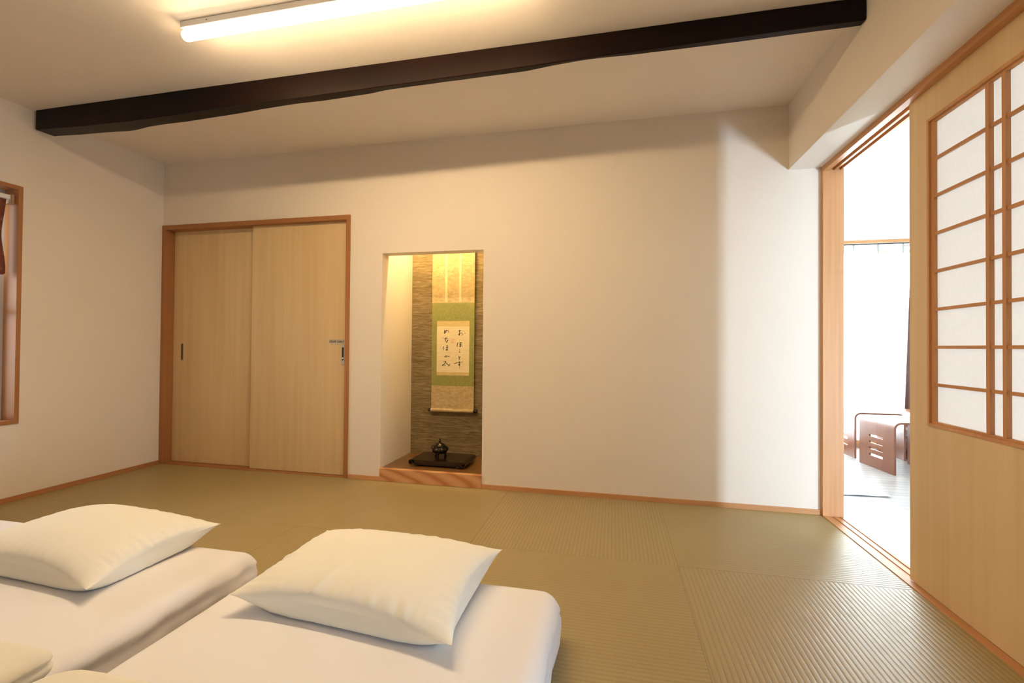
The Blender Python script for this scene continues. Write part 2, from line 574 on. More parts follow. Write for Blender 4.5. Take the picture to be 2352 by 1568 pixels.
# closet doors
d1 = sroot('door_1', (0.45, 0.09, 0))
obj('panel', bx(0.037, 0.87, 0.072, 0.096, 0.008, 1.918), PALE_Z, d1, bevel=0.0015)
hp = obj('door_pull', bx((0.117, 0.1215, 0.0695, 0.073, 0.845, 0.985), (0.1345, 0.139, 0.0695, 0.073, 0.845, 0.985),
                         (0.1215, 0.1345, 0.0695, 0.073, 0.978, 0.985), (0.1215, 0.1345, 0.0695, 0.073, 0.845, 0.852)), BRASS, d1)
hp['label'] = 'narrow recessed bronze-toned pull'
obj('recess', bx(0.1215, 0.1345, 0.0712, 0.0718, 0.852, 0.978), DARKMETAL, hp)
d2 = sroot('door_2', (1.27, 0.04, 0))
obj('panel', bx(0.836, 1.6845, 0.030, 0.054, 0.008, 1.918), PALE_Z, d2, bevel=0.0015)
lk = obj('latch_plate', bx((1.634, 1.638, 0.0265, 0.031, 0.835, 0.985), (1.654, 1.658, 0.0265, 0.031, 0.835, 0.985),
                           (1.638, 1.654, 0.0265, 0.031, 0.965, 0.985), (1.638, 1.654, 0.0265, 0.031, 0.835, 0.868)), STEEL, d2)
lk['label'] = 'steel latch plate with dark finger recess'
obj('recess', bx(1.638, 1.654, 0.0282, 0.0288, 0.868, 0.965), DARKMETAL, lk)
obj('latch_button', bx(1.640, 1.652, 0.0245, 0.0285, 0.878, 0.890), WHITE_METAL, lk, bevel=0.001)

def text_mesh(s, size, mat, parent, loc, name='lettering', spacing=1.0):
    cu = bpy.data.curves.new(name, 'FONT')
    cu.body = s
    cu.size = size
    cu.extrude = 0.0003
    cu.offset = size * 0.025
    cu.align_x = 'CENTER'
    cu.space_character = spacing
    tmp = bpy.data.objects.new('tmp', cu)
    COL.objects.link(tmp)
    bpy.context.view_layer.update()
    dg = bpy.context.evaluated_depsgraph_get()
    me = bpy.data.meshes.new_from_object(tmp.evaluated_get(dg))
    bpy.data.objects.remove(tmp)
    me.name = name
    me.materials.clear()
    me.materials.append(mat)
    me.transform(Matrix.Translation(loc) @ Matrix.Rotation(R(90), 4, 'X'))
    o = bpy.data.objects.new(name, me)
    COL.objects.link(o)
    o.parent = parent
    o.matrix_parent_inverse = Matrix.Translation(-Vector(parent.location))
    return o
sg = obj('sign_plate', bx(1.530, 1.662, 0.0275, 0.031, 0.989, 1.025), SIGNP, d2, bevel=0.0005)
sg['label'] = 'small grey plate reading STAFF ONLY'
text_mesh('STAFF ONLY', 0.021, SIGNT, sg, (1.594, 0.0270, 1.0005), 'lettering', 1.05)

# ------------------------------------------------------------------ left window
w1 = sroot('window_1', (0, -1.37, 0.5))
obj('casing', bx((-0.135, 0.010, wy1, wy1 + .024, wz0 - .024, wz1 + .024), (-0.135, 0.010, wy0 - .024, wy0, wz0 - .024, wz1 + .024),
                 (-0.135, 0.010, wy0, wy1, wz1, wz1 + .024), (-0.135, 0.010, wy0, wy1, wz0 - .024, wz0)), DARK_Z, w1, bevel=0.0015)
fr = obj('sash', bx((-0.135, -0.10, wy1 - .022, wy1, wz0, wz1), (-0.135, -0.10, wy0, wy0 + .022, wz0, wz1),
                    (-0.135, -0.10, wy0 + .022, wy1 - .022, wz1 - .03, wz1), (-0.135, -0.10, wy0 + .022, wy1 - .022, wz0, wz0 + .02),
                    (-0.130, -0.106, wy0 + .022, wy1 - .022, 1.16, 1.19)), ALU, w1)
obj('glass_pane', bx(-0.119, -0.116, wy0 + .022, wy1 - .022, wz0 + .02, wz1 - .03), GLASS, fr)
nh = obj('house_siding', bx(*[(-3.10, -3.05 + 0.012 * (k % 2), -5.0, 3.0, k * 0.2 - .3, k * 0.2 - .105) for k in range(18)]), SIDING)
tag(nh, 'pale board siding seen outside the left window', 'building')

w4 = sroot('added_right_window', (4.9, -2.85, 0.11))  # unseen low window, added so cool light reaches the mattress sides
fr = obj('sash', bx((4.89, 4.92, -3.35, -3.32, 0.11, 0.84), (4.89, 4.92, -2.38, -2.35, 0.11, 0.84),
                    (4.89, 4.92, -3.32, -2.38, 0.11, 0.14), (4.89, 4.92, -3.32, -2.38, 0.81, 0.84)), CEDAR_Z, w4)
obj('glass_pane', bx(4.903, 4.906, -3.32, -2.38, 0.14, 0.81), GLASS, fr)
rs = thing('roman_shade', 'rust-red printed fabric roman shade half lowered over the left window', 'window shade', (-0.06, -1.38, 1.9))
obj('headrail', bx(-0.085, -0.030, wy0 + .01, wy1 - .004, 1.868, 1.896), WHITE_METAL, rs, bevel=0.002)
br_ = obj('bracket', bx(-0.080, -0.020, wy1 - .016, wy1 - .002, 1.845, 1.9), plain('pale_wood_bracket', (0.45, 0.28, 0.15), 0.6), rs)
bm = bmesh.new()
nzs, nys = 30, 24
g = []
for i in range(nzs + 1):
    z = 1.892 - (1.892 - 1.405) * i / nzs
    row = []
    for j in range(nys + 1):
        y = wy1 - .024 - .0 - (0.80) * j / nys
        e = max(0, 1 - j / 3.0)
        y2 = y - e * 0.012 * math.sin(math.pi * min(1, i / nzs * 1.1))
        x = -0.048 + 0.006 * math.sin(i / nzs * math.pi * 3) - 0.010 * e * math.sin(math.pi * i / nzs)
        row.append(bm.verts.new((x, y2, z)))
    g.append(row)
for i in range(nzs):
    for j in range(nys):
        bm.faces.new((g[i][j], g[i + 1][j], g[i + 1][j + 1], g[i][j + 1]))
fb = obj('fabric', bm, SHADE, rs, smooth=True)
sm_ = fb.modifiers.new('thick', 'SOLIDIFY')
sm_.thickness = 0.003
obj('bottom_bar', bx(-0.056, -0.042, wy1 - .82, wy1 - .034, 1.398, 1.407), SHADE, rs)
ln = obj('lining', bx(-0.066, -0.064, wy1 - .82, wy1 - .022, 1.395, 1.86), plain('white_lining', (.85, .82, .78), .8), rs)
ln['label'] = 'white lining showing at the side edge'

# ------------------------------------------------------------------ opening on the right: frame, lintel, sill, shoji door
jamb = struct(obj('trim_6', bx(4.836, 4.946, -0.026, 0.0, 0, 2.066), CEDAR_Z, bevel=0.0015))
lz0 = 2.036
def grooved(bm, z0, z1, y0, y1, up):
    # x bands of the board; grooves at 4.872-4.894 and 4.908-4.930
    gx = [(4.836, 4.868, 1), (4.868, 4.892, 0), (4.892, 4.906, 1), (4.906, 4.928, 0), (4.928, 4.946, 1)]
    for a, c, solid in gx:
        if up:
            box(bm, a, c, y0, y1, z0 if solid else z0 + .014, z1)
        else:
            box(bm, a, c, y0, y1, z0, z1 if solid else z1 - .004)
bm = bmesh.new()
grooved(bm, lz0, 2.066, -1.72, -0.026, True)
struct(obj('trim_7', bm, CEDAR_Y))
bm = bmesh.new()
grooved(bm, -0.04, 0.004, -1.72, 0.0, False)
struct(obj('trim_8', bm, CEDAR_Y))
struct(obj('trim_9', bx(4.836, 4.946, -1.72, -1.70, 0, 2.066), CEDAR_Z))

def shoji(name, ya, width, xf, th=0.024):
    """sliding door whose far edge is at ya, running towards -y"""
    yb = ya - width
    d = sroot(name, (xf + th / 2, (ya + yb) / 2, 0))
    z0, z1 = 0.006, lz0 + .010
    pz0, pz1 = 0.677, 1.912          # panel opening
    pa, pb = ya - 0.118, yb + 0.118
    obj('panel', bx((xf, xf + th, pa, ya, z0, z1), (xf, xf + th, yb, pb, z0, z1),
                    (xf, xf + th, pb, pa, z0, pz0), (xf, xf + th, pb, pa, pz1, z1)), PALE_Z, d)
    f = 0.012
    obj('inner_frame', bx((xf - .005, xf + th, pa - f, pa, pz0, pz1), (xf - .005, xf + th, pb, pb + f, pz0, pz1),
                          (xf - .005, xf + th, pb + f, pa - f, pz1 - f, pz1), (xf - .005, xf + th, pb + f, pa - f, pz0, pz0 + f)), CEDAR_Z, d, bevel=0.001)
    f2 = 0.016
    a2, b2 = pa - f, pb + f
    t0, t1 = pz0 + f, pz1 - f
    obj('lattice_frame', bx((xf + .004, xf + th - .004, a2 - f2, a2, t0, t1), (xf + .004, xf + th - .004, b2, b2 + f2, t0, t1),
                            (xf + .004, xf + th - .004, b2 + f2, a2 - f2, t1 - .008, t1), (xf + .004, xf + th - .004, b2 + f2, a2 - f2, t0, t0 + .008)), CEDAR_Z, d)
    cyy = (ya + yb) / 2
    for s in (1, -1):
        yc = cyy + s * 0.034
        obj('lattice_bar', bx(xf + .001, xf + th - .008, yc - .008, yc + .008, t0 + .008, t1 - .008), CEDAR_Z, d, bevel=0.0008)
    for z in (0.843, 0.992, 1.142, 1.293, 1.444, 1.594, 1.743):
        obj('lattice_rail', bx(xf + .005, xf + th - .010, b2 + f2, a2 - f2, z - .006, z + .006), CEDAR_Y, d)
    obj('paper', bx(xf + th - .0082, xf + th - .0078, b2 + f2 - .003, a2 - f2 + .003, t0 + .002, t1 - .002), PAPER, d)
    return d
shoji('door_3', -0.776, 0.90, 4.868)

# ------------------------------------------------------------------ ceiling beam
def smooth_interp(pts, x):
    for (a, ya), (b, yb) in zip(pts, pts[1:]):
        if x <= b:
            t = (x - a) / (b - a)
            return ya + (yb - ya) * t
    return pts[-1][1]
bot = [(0.0, 2.338), (0.4, 2.325), (0.78, 2.320), (1.97, 2.330), (2.96, 2.342), (3.8, 2.356), (4.66, 2.366)]
far = [(0.0, -0.776), (0.45, -0.772), (0.60, -0.762), (0.68, -0.764), (0.80, -0.782), (1.0, -0.790), (1.25, -0.794), (1.38, -0.796), (1.5, -0.806),
       (1.64, -0.815), (1.93, -0.818), (2.2, -0.824), (2.33, -0.823), (2.45, -0.836), (2.6, -0.840), (2.86, -0.836), (3.05, -0.838), (3.2, -0.838),
       (3.32, -0.850), (3.46, -0.854), (3.8, -0.846), (4.07, -0.836), (4.36, -0.836), (4.66, -0.832)]
bm = bmesh.new()
N = 150
rings = []
x0b, x1b = 0.028, 4.655
for i in range(N + 1):
    x = x0b + (x1b - x0b) * i / N
    zb = smooth_interp(bot, x) + 0.0012 * mnoise.noise((x * 6, 0, 0))
    yf = -0.880 + 0.0012 * mnoise.noise((x * 5, 3, 0))
    yk = smooth_interp(far, x) + 0.003 * mnoise.noise((x * 4, 7, 0))
    zk = zb + 0.006 + 0.004 * mnoise.noise((x * 3, 9, 0))
    pr = [(yf - .0, H - .002), (yf, zb + .004), (yf + .004, zb), (yk - .006, zk - .004), (yk, zk + .006), (yk + .012, H - .002)]
    rings.append([bm.verts.new((x, y, z)) for y, z in pr])
for a, b in zip(rings, rings[1:]):
    for k in range(6):
        l = (k + 1) % 6
        bm.faces.new((a[k], a[l], b[l], b[k]))
bm.faces.new(rings[0])
bm.faces.new(rings[-1][::-1])
tag(obj('ceiling_beam', bm, BEAM), 'long black-brown old timber beam with wavy underside fixed under the ceiling', 'beam')

# ------------------------------------------------------------------ ceiling tube lamp
tl = thing('tube_lamp', 'lit warm-white tube lamp on a slim white batten on the ceiling', 'ceiling light', (2.32, -1.33, H))
obj('batten', bx(1.675, 3.315, -1.352, -1.306, H - .030, H - .001), WHITE_METAL, tl, bevel=0.003)
obj('screw', bx(1.82, 1.824, -1.3535, -1.3515, H - .017, H - .013), DARKMETAL, tl)
bm = bmesh.new()
prof = [(0.002, 0.0), (0.013, 0.002), (0.020, 0.008), (0.0225, 0.018)]
rr = 0.0225
xs = [(1.672, .004), (1.674, .013), (1.680, .020), (1.690, rr), (3.300, rr), (3.310, .020), (3.316, .013), (3.318, .004)]  # right end lengthened out of view to brighten the right-hand walls
def tube_arc(a0, a1, grow=0.0, n=20):
    b_ = bmesh.new()
    rl_ = []
    for x, r in xs:
        rl_.append([b_.verts.new((x, -1.329 + (r + grow) * math.cos(R(a0 + (a1 - a0) * i / n)), H - .056 + (r + grow) * math.sin(R(a0 + (a1 - a0) * i / n)))) for i in range(n + 1)])
    for a, b in zip(rl_, rl_[1:]):
        for i in range(n):
            b_.faces.new((a[i], a[i + 1], b[i + 1], b[i]))
    b_.faces.new(rl_[0]); b_.faces.new(rl_[-1][::-1])
    return b_
bm.free()
obj('tube', tube_arc(195, 345), TUBE, tl, smooth=False)
obj('tube_housing', tube_arc(-16, 196, 0.0006), GLOW, tl, smooth=False)

# ------------------------------------------------------------------ alcove contents
al = thing('alcove_light', 'small lamp hidden above the alcove opening', 'lamp', (2.15, 0.17, 2.16))
bm = bmesh.new(); cyl(bm, (2.07, 0.16, 2.13), (2.45, 0.16, 2.13), 0.014)
obj('tube', bm, DOWN, al, smooth=True)
obj('batten', bx(2.07, 2.45, 0.145, 0.175, 2.142, 2.159), WHITE_METAL, al)

hs = thing('hanging_scroll', 'green and beige calligraphy hanging scroll on the alcove wall', 'scroll', (2.348, 0.49, 0.456))
sx0, sx1, sy = 2.166, 2.531, 0.492
def flat(x0, x1, z0, z1, y, th=0.0006):
    return bx(x0, x1, y, y + th, z0, z1)
obj('beige_mount', flat(sx0, sx1, 0.456, 1.98, sy, 0.0012), SILK_BEIGE, hs)
obj('green_mount', flat(sx0, sx1, 0.657, 1.335, sy - .0008), SILK_GREEN, hs)
obj('inner_band', flat(2.211, 2.490, 0.742, 1.186, sy - .0014), SILK_BAND, hs)
pp = obj('writing_paper', flat(2.211, 2.490, 0.768, 1.142, sy - .002), PAPER_OLD, hs)
for xa in (2.278, 2.398):
    obj('hanging_ribbon', flat(xa, xa + .022, 1.345, 1.98, sy - .0028), RIBBON, hs)
bm = bmesh.new(); cyl(bm, (sx0, sy - .004, 0.456), (sx1, sy - .004, 0.456), 0.0145)
rl = obj('roller', bm, SILK_BEIGE, hs, smooth=False)
for xa, xb in ((sx0 - .022, sx0), (sx1, sx1 + .032)):
    bm = bmesh.new(); cyl(bm, (xa, sy - .004, 0.456), (xb, sy - .004, 0.456), 0.013 if xb < 2.3 else 0.0145)
    obj('roller_end', bm, LACQUER, rl, bevel=0.002)
bm = bmesh.new(); cyl(bm, (sx0 - .005, sy, 1.985), (sx1 + .005, sy, 1.985), 0.008)
obj('top_rod', bm, LACQUER, hs)
bm = bmesh.new()
cyl(bm, (sx0 + .08, sy, 1.99), (2.348, sy + .012, 2.06), 0.0018, 8); cyl(bm, (sx1 - .08, sy, 1.99), (2.348, sy + .012, 2.06), 0.0018, 8)
obj('cord', bm, RIBBON, hs)

def brush(bm, pts, w0, cv, depth):
    """one brush stroke as a ribbon; points in the layout of the writing (0..784, 0..1568)"""
    P = []
    for k in range(len(pts) - 1):
        p0 = pts[max(k - 1, 0)]; p1 = pts[k]; p2 = pts[k + 1]; p3 = pts[min(k + 2, len(pts) - 1)]
        for s in range(8):
            t = s / 8
            P.append(tuple(0.5 * ((2 * p1[a]) + (-p0[a] + p2[a]) * t + (2 * p0[a] - 5 * p1[a] + 4 * p2[a] - p3[a]) * t * t + (-p0[a] + 3 * p1[a] - 3 * p2[a] + p3[a]) * t ** 3) for a in (0, 1)))
    P.append(pts[-1])
    n = len(P)
    L, Rr = [], []
    for i, (x, y) in enumerate(P):
        a = P[max(i - 1, 0)]; b = P[min(i + 1, n - 1)]
        dx, dy = b[0] - a[0], b[1] - a[1]
        d = math.hypot(dx, dy) or 1
        t = i / (n - 1)
        wd = w0 * (0.55 + 0.45 * math.sin(math.pi * (0.15 + 0.8 * t)) - 0.35 * t)
        ox, oy = -dy / d * wd / 2, dx / d * wd / 2
        L.append(bm.verts.new(cv(x + ox, y + oy, depth)))
        Rr.append(bm.verts.new(cv(x - ox, y - oy, depth)))
    for i in range(n - 1):
        bm.faces.new((L[i], L[i + 1], Rr[i + 1], Rr[i]))
def cv(x, y, d):
    # layout -> scroll: left edge of the paper 148..555 is x 2.211..2.490; y 380..975 is z 1.142..0.768
    return (2.211 + (x - 148) / (555 - 148) * 0.279, sy - .0024 - d, 1.142 - (y - 380) / (975 - 380) * 0.374)
right_col = [
    [(418, 440), (434, 437), (452, 430)], [(434, 424), (433, 460), (430, 492), (422, 490), (430, 476), (452, 464), (468, 470), (470, 486), (456, 502)], [(496, 462), (506, 470)],
    [(414, 588), (406, 612), (404, 640), (412, 632)], [(430, 592), (450, 590), (470, 586)], [(430, 614), (448, 612), (466, 609)], [(451, 590), (450, 615), (448, 640), (436, 640), (436, 630), (452, 628), (474, 636)],
    [(428, 684), (436, 683), (446, 688)], [(432, 704), (436, 714), (446, 716)],
    [(424, 764), (428, 776), (434, 784)], [(446, 772), (434, 786), (430, 800), (436, 812), (448, 810)],
    [(368, 862), (388, 858), (400, 852), (440, 846), (484, 838)], [(430, 828), (436, 850), (438, 874), (428, 884), (424, 874), (436, 868), (438, 895), (434, 924)]]
left_col = [
    [(240, 428), (246, 446), (252, 462)], [(272, 428), (262, 450), (246, 470), (240, 458), (256, 438), (278, 432), (296, 442), (298, 456), (288, 466)],
    [(240, 544), (262, 538), (286, 532)], [(264, 520), (258, 545), (256, 566), (268, 580), (264, 592)], [(274, 556), (286, 560), (280, 574), (272, 588), (286, 588)], [(298, 556), (306, 566)], [(222, 528), (230, 534)],
    [(234, 640), (228, 668), (236, 694)], [(264, 634), (280, 632), (292, 630)], [(260, 658), (280, 656), (298, 652)], [(280, 632), (280, 660), (278, 688), (266, 690), (268, 680), (284, 680), (300, 694)],
    [(248, 770), (264, 767), (280, 764), (276, 780), (270, 792)], [(260, 760), (256, 778), (250, 790)], [(290, 770), (304, 770), (318, 768)],
    [(232, 838), (250, 836), (264, 836), (252, 858), (236, 880), (222, 894), (226, 880), (246, 878), (262, 890), (238, 894)], [(264, 850), (280, 870), (300, 882), (326, 898)], [(314, 868), (302, 888), (294, 906)]]
kana = [right_col[0:3], right_col[3:7], right_col[7:9], right_col[9:11], right_col[11:13],
        left_col[0:2], left_col[2:7], left_col[7:11], left_col[11:14], left_col[14:17]]
for letter in kana:
    bm = bmesh.new()
    for s in letter:
        brush(bm, s, 9.5, cv, 0)
    obj('brush_character', bm, INK, pp)
bm = bmesh.new()
for (xa, xb, ya, yb) in ((332, 346, 546, 566), (350, 366, 540, 562), (332, 344, 572, 600), (350, 368, 568, 584), (352, 364, 590, 604)):
    a = cv(xa, ya, 0); b = cv(xb, yb, 0)
    box(bm, a[0], b[0], sy - .0024, sy - .0021, b[2], a[2])
obj('seal_stamp', bm, SEALRED, pp)

# scroll-ended low stand
st = thing('display_stand', 'low dark lacquered stand with rolled ends on the alcove floor', 'stand', (2.36, 0.25, 0.088))
zt = 0.140
def roll(xc, sgn):
    """spiral at the end of the top board, curling underneath"""
    out = []
    r0 = 0.021
    for k in range(0, 30):
        a = k / 29 * math.radians(400)
        r = r0 - 0.0105 * k / 29
        out.append((xc + sgn * r * math.sin(a), zt - r0 + r * math.cos(a)))
    return out
bm = bmesh.new()
xa, xb = 2.168, 2.572
outer = roll(xa, -1)[::-1] + roll(xb, 1)
yy0, yy1 = 0.105, 0.372
thk = 0.006
inner = []
n = len(outer)
for i, p in enumerate(outer):
    a = outer[max(i - 1, 0)]; b = outer[min(i + 1, n - 1)]
    dx, dz = b[0] - a[0], b[1] - a[1]
    d = math.hypot(dx, dz)
    inner.append((p[0] + dz / d * thk, p[1] - dx / d * thk))
A = [bm.verts.new((x, yy0, z)) for x, z in outer]; B = [bm.verts.new((x, yy1, z)) for x, z in outer]
C_ = [bm.verts.new((x, yy0, z)) for x, z in inner]; D = [bm.verts.new((x, yy1, z)) for x, z in inner]
for i in range(n - 1):
    bm.faces.new((A[i], A[i + 1], B[i + 1], B[i])); bm.faces.new((C_[i], D[i], D[i + 1], C_[i + 1]))
    bm.faces.new((A[i], C_[i], C_[i + 1], A[i + 1])); bm.faces.new((B[i], B[i + 1], D[i + 1], D[i]))
bm.faces.new((A[0], B[0], D[0], C_[0])); bm.faces.new((A[-1], C_[-1], D[-1], B[-1]))
obj('top', bm, LACQUER, st)
for ya_ in (0.118, 0.350):
    obj('apron', bx(2.185, 2.555, ya_, ya_ + .008, 0.100, 0.135), LACQUER, st)
for fx in (2.20, 2.52):
    obj('foot', bx(fx, fx + .022, 0.112, 0.365, 0.0885, 0.101), LACQUER, st, bevel=0.002)

# incense burner
ib = thing('incense_burner', 'small dark bronze three-legged incense burner on the lacquered stand', 'incense burner', (2.352, 0.25, 0.1402))
cxx, cyy, cz0 = 2.322, 0.245, 0.1402
bm = bmesh.new()
lathe(bm, [(0.012, 0.020), (0.030, 0.023), (0.045, 0.033), (0.052, 0.046), (0.050, 0.057), (0.040, 0.064), (0.037, 0.067), (0.042, 0.070), (0.042, 0.073), (0.036, 0.073)], (cxx, cyy, cz0), 60, 12, 0.10)
obj('bowl', bm, BRONZE, ib, smooth=True)
bm = bmesh.new()
lathe(bm, [(0.036, 0.073), (0.035, 0.077), (0.028, 0.086), (0.017, 0.093), (0.008, 0.096), (0.006, 0.099)], (cxx, cyy, cz0), 48, 10, 0.08)
lid = obj('lid', bm, BRONZE, ib, smooth=True)
bm = bmesh.new()
bmesh.ops.create_uvsphere(bm, u_segments=16, v_segments=10, radius=0.009, matrix=Matrix.Translation((cxx, cyy, cz0 + 0.106)))
bmesh.ops.create_cone(bm, cap_ends=True, segments=12, radius1=0.006, radius2=0.001, depth=0.014, matrix=Matrix.Translation((cxx, cyy, cz0 + 0.119)))
obj('knob', bm, BRONZE, lid, smooth=True)
for k in range(3):
    an = R(270 + 120 * k)
    bm = bmesh.new()
    pts = [(0.030, 0.034, 0.010), (0.036, 0.020, 0.0095), (0.033, 0.010, 0.0065), (0.040, 0.003, 0.0075), (0.042, 0.0, 0.0075)]
    for (ra, za, wa), (rb, zb, wb) in zip(pts, pts[1:]):
        cyl(bm, (cxx + ra * math.cos(an), cyy + ra * math.sin(an), cz0 + za), (cxx + rb * math.cos(an), cyy + rb * math.sin(an), cz0 + zb), wa, 12, wb)
    obj('leg', bm, BRONZE, ib, smooth=True)
for s in (-1, 1):
    bm = bmesh.new()
    prev = None
    for k in range(9):
        a = R(-70 + 180 * k / 8)
        p = (cxx + s * (0.046 + 0.013 * math.cos(a)), cyy, cz0 + 0.058 + 0.013 * math.sin(a))
        if prev:
            cyl(bm, prev, p, 0.0035, 8)
        prev = p
    obj('handle', bm, BRONZE, ib, smooth=True)

ib.location = (2.376, 0.25, 0.1402)
ib.scale = (1.15, 1.15, 1.1)

# ------------------------------------------------------------------ bedding
def soft_box(name, x0, x1, y0, y1, h, rad, mat, seed=0, nx=70, ny=110, crown=0.006, sidewave=0.010, z0=0.001, topn=0.004, corner=0.066):
    """soft mattress: superellipse footprint rings going down the side, gently crowned top"""
    bm = bmesh.new()
    cx, cy = (x0 + x1) / 2, (y0 + y1) / 2
    hx, hy = (x1 - x0) / 2, (y1 - y0) / 2
    # perimeter points of a rounded rectangle
    per = []
    def arc(ax, ay, a0):
        for k in range(9):
            a = R(a0 + 90 * k / 8)
            per.append((ax + corner * math.cos(a), ay + corner * math.sin(a), math.cos(a), math.sin(a)))
    def line(p, q, n):
        for k in range(1, n):
            t = k / n
            per.append((p[0] + (q[0] - p[0]) * t, p[1] + (q[1] - p[1]) * t, p[2], p[3]))
    arc(hx - corner, hy - corner, 0)
    line((hx - corner, hy, 0, 1), (-hx + corner, hy, 0, 1), nx)
    arc(-hx + corner, hy - corner, 90)
    line((-hx, hy - corner, -1, 0), (-hx, -hy + corner, -1, 0), ny)
    arc(-hx + corner, -hy + corner, 180)
    line((-hx + corner, -hy, 0, -1), (hx - corner, -hy, 0, -1), nx)
    arc(hx - corner, -hy + corner, 270)
    line((hx, -hy + corner, 1, 0), (hx, hy - corner, 1, 0), ny)
    rings = []
    # vertical profile: from bottom outwards to top inwards
    prof = []
    for k in range(7):
        t = k / 6
        prof.append((-0.012 + 0.012 * math.sin(t * math.pi * .9), z0 + (h - rad - z0) * t))
    for k in range(1, 9):
        a = R(90 * k / 8)
        prof.append((-rad * (1 - math.cos(a)), h - rad + rad * math.sin(a)))
    for d, z in prof:
        ring = []
        for (px, py, ax, ay) in per:
            s = 1 - max(0, (z - (h - rad)) / rad)
            q = px * 2.1 + py * 3.3
            wv = sidewave * s * (mnoise.noise((px * 5 + z * 9, py * 5 - z * 7, seed)) + 0.6 * mnoise.noise((px * 13 + z * 16, py * 13, seed + 5)))
            o = d + wv
            ring.append(bm.verts.new((cx + px + ax * o, cy + py + ay * o, z)))
        rings.append(ring)
    np_ = len(per)
    for a, b in zip(rings, rings[1:]):
        for i in range(np_):
            j = (i + 1) % np_
            bm.faces.new((a[i], a[j], b[j], b[i]))
    # top: shrink rings towards the centre
    last = rings[-1]
    base = [v.co.copy() for v in last]
    prev = last
    for k in range(1, 26):
        t = k / 25
        ring = []
        for i in range(np_):
            c = base[i]
            tx = cx + (c.x - cx) * (1 - t * .995)
            ty = cy + (c.y - cy) * (1 - t * .995)
            e = min(1, t * 5)
            zz = h + crown * math.sin(min(1, t * 3) * math.pi / 2) + e * topn * mnoise.noise((tx * 3.2, ty * 2.3, seed)) + e * topn * .25 * mnoise.noise((tx * 11, ty * 5, seed + 2))
            ring.append(bm.verts.new((tx, ty, zz)))
        for i in range(np_):
            j = (i + 1) % np_
            bm.faces.new((prev[i], prev[j], ring[j], ring[i]))
        prev = ring
    bm.faces.new(prev)
    bm.faces.new(rings[0][::-1])
    return obj(name, bm, mat, None, smooth=True)

fz = 0.168
f2 = soft_box('futon_mattress', 2.372, 3.462, -3.55, -1.492, fz, 0.060, SHEET, 3, sidewave=0.014)
tag(f2, 'thick white-sheeted futon mattress nearest the sliding door, under the fully visible pillow', 'futon', 'futon mattresses side by side')
f1 = soft_box('futon_mattress', 1.185, 2.268, -3.55, -1.480, fz, 0.060, SHEET, 11, sidewave=0.030)
tag(f1, 'white-sheeted futon mattress left of the one nearest the door, under the cut-off pillow', 'futon', 'futon mattresses side by side')
f0 = soft_box('futon_mattress', -0.0 + 0.06, 1.13, -3.55, -1.478, fz, 0.035, SHEET, 21)
tag(f0, 'white futon mattress whose corner shows behind the left pillow at the picture edge', 'futon', 'futon mattresses side by side')

def pillow(name, corners, zc, hgt, seed, under=0.0, crease=None):
    """corners: four (x, y, z) in order; stuffed cushion between them, seam around the rim"""
    bm = bmesh.new()
    n = 110
    c = [Vector(p) for p in corners]
    def base(u, v):
        return (c[0] * (1 - u) * (1 - v) + c[1] * u * (1 - v) + c[2] * u * v + c[3] * (1 - u) * v)
    top, bot_ = [], []
    for i in range(n + 1):
        tr, brw = [], []
        for j in range(n + 1):
            u, v = i / n, j / n
            a, b = 2 * u - 1, 2 * v - 1
            # edges pull inwards between the corners
            p = base(u, v)
            pull = 0.042
            ctr = base(.5, .5)
            ex = (c[1] - c[0]).normalized(); ey = (c[3] - c[0]).normalized()
            p = p - ex * a * pull * (1 - b * b) * abs(a) ** 11 - ey * b * pull * (1 - a * a) * abs(b) ** 9
            prof = max(0.0, (1 - abs(a) ** 2.6)) ** 0.62 * max(0.0, (1 - abs(b) ** 2.6)) ** 0.62
            edge = max(abs(a), abs(b))
            # pleats running in from the seam
            pl = 0.0
            sv = math.exp(-((1 - abs(b)) / .22) ** 2) * (1 - abs(a) ** 4)
            pl += sv * 0.010 * mnoise.noise((a * 13 + seed, b * 1.2, seed))
            if crease is not None:
                pl += 0.007 * math.exp(-((a - crease - .22 * (b + 1)) / .028) ** 2) * math.exp(-((1 + b) / .55) ** 2)
            su = math.exp(-((1 - abs(a)) / .22) ** 2) * (1 - abs(b) ** 4)
            pl += su * 0.011 * mnoise.noise((b * 12 + seed, a * 1.2, seed + 4))
            lump = 0.008 * mnoise.noise((a * 1.3 + seed, b * 1.3, 2.0)) * prof
            zt_ = p.z + hgt * prof + (pl + lump) * min(1, prof * 3)
            rim = 0.0
            tr.append(bm.verts.new((p.x, p.y, zt_)))
            if i in (0, n) or j in (0, n):
                brw.append(tr[-1])
            else:
                zb_ = p.z - (p.z - under - 0.001) * min(1.0, prof * 2.5) + pl * .6 * (1 - min(1, prof * 1.6))
                brw.append(bm.verts.new((p.x, p.y, max(under + .001, zb_))))
        top.append(tr); bot_.append(brw)
    for i in range(n):
        for j in range(n):
            bm.faces.new((top[i][j], top[i + 1][j], top[i + 1][j + 1], top[i][j + 1]))
            q = (bot_[i][j], bot_[i][j + 1], bot_[i + 1][j + 1], bot_[i + 1][j])
            if len(set(q)) == 4:
                bm.faces.new(q)
    for i in range(n):
        for (a, b) in ((top[i][0], top[i + 1][0]), (top[i][n], top[i + 1][n]), (top[0][i], top[0][i + 1]), (top[n][i], top[n][i + 1])):
            e_ = bm.edges.get((a, b))
            if e_:
                e_.smooth = False
    return obj(name, bm, PILLOW, None, smooth=True)

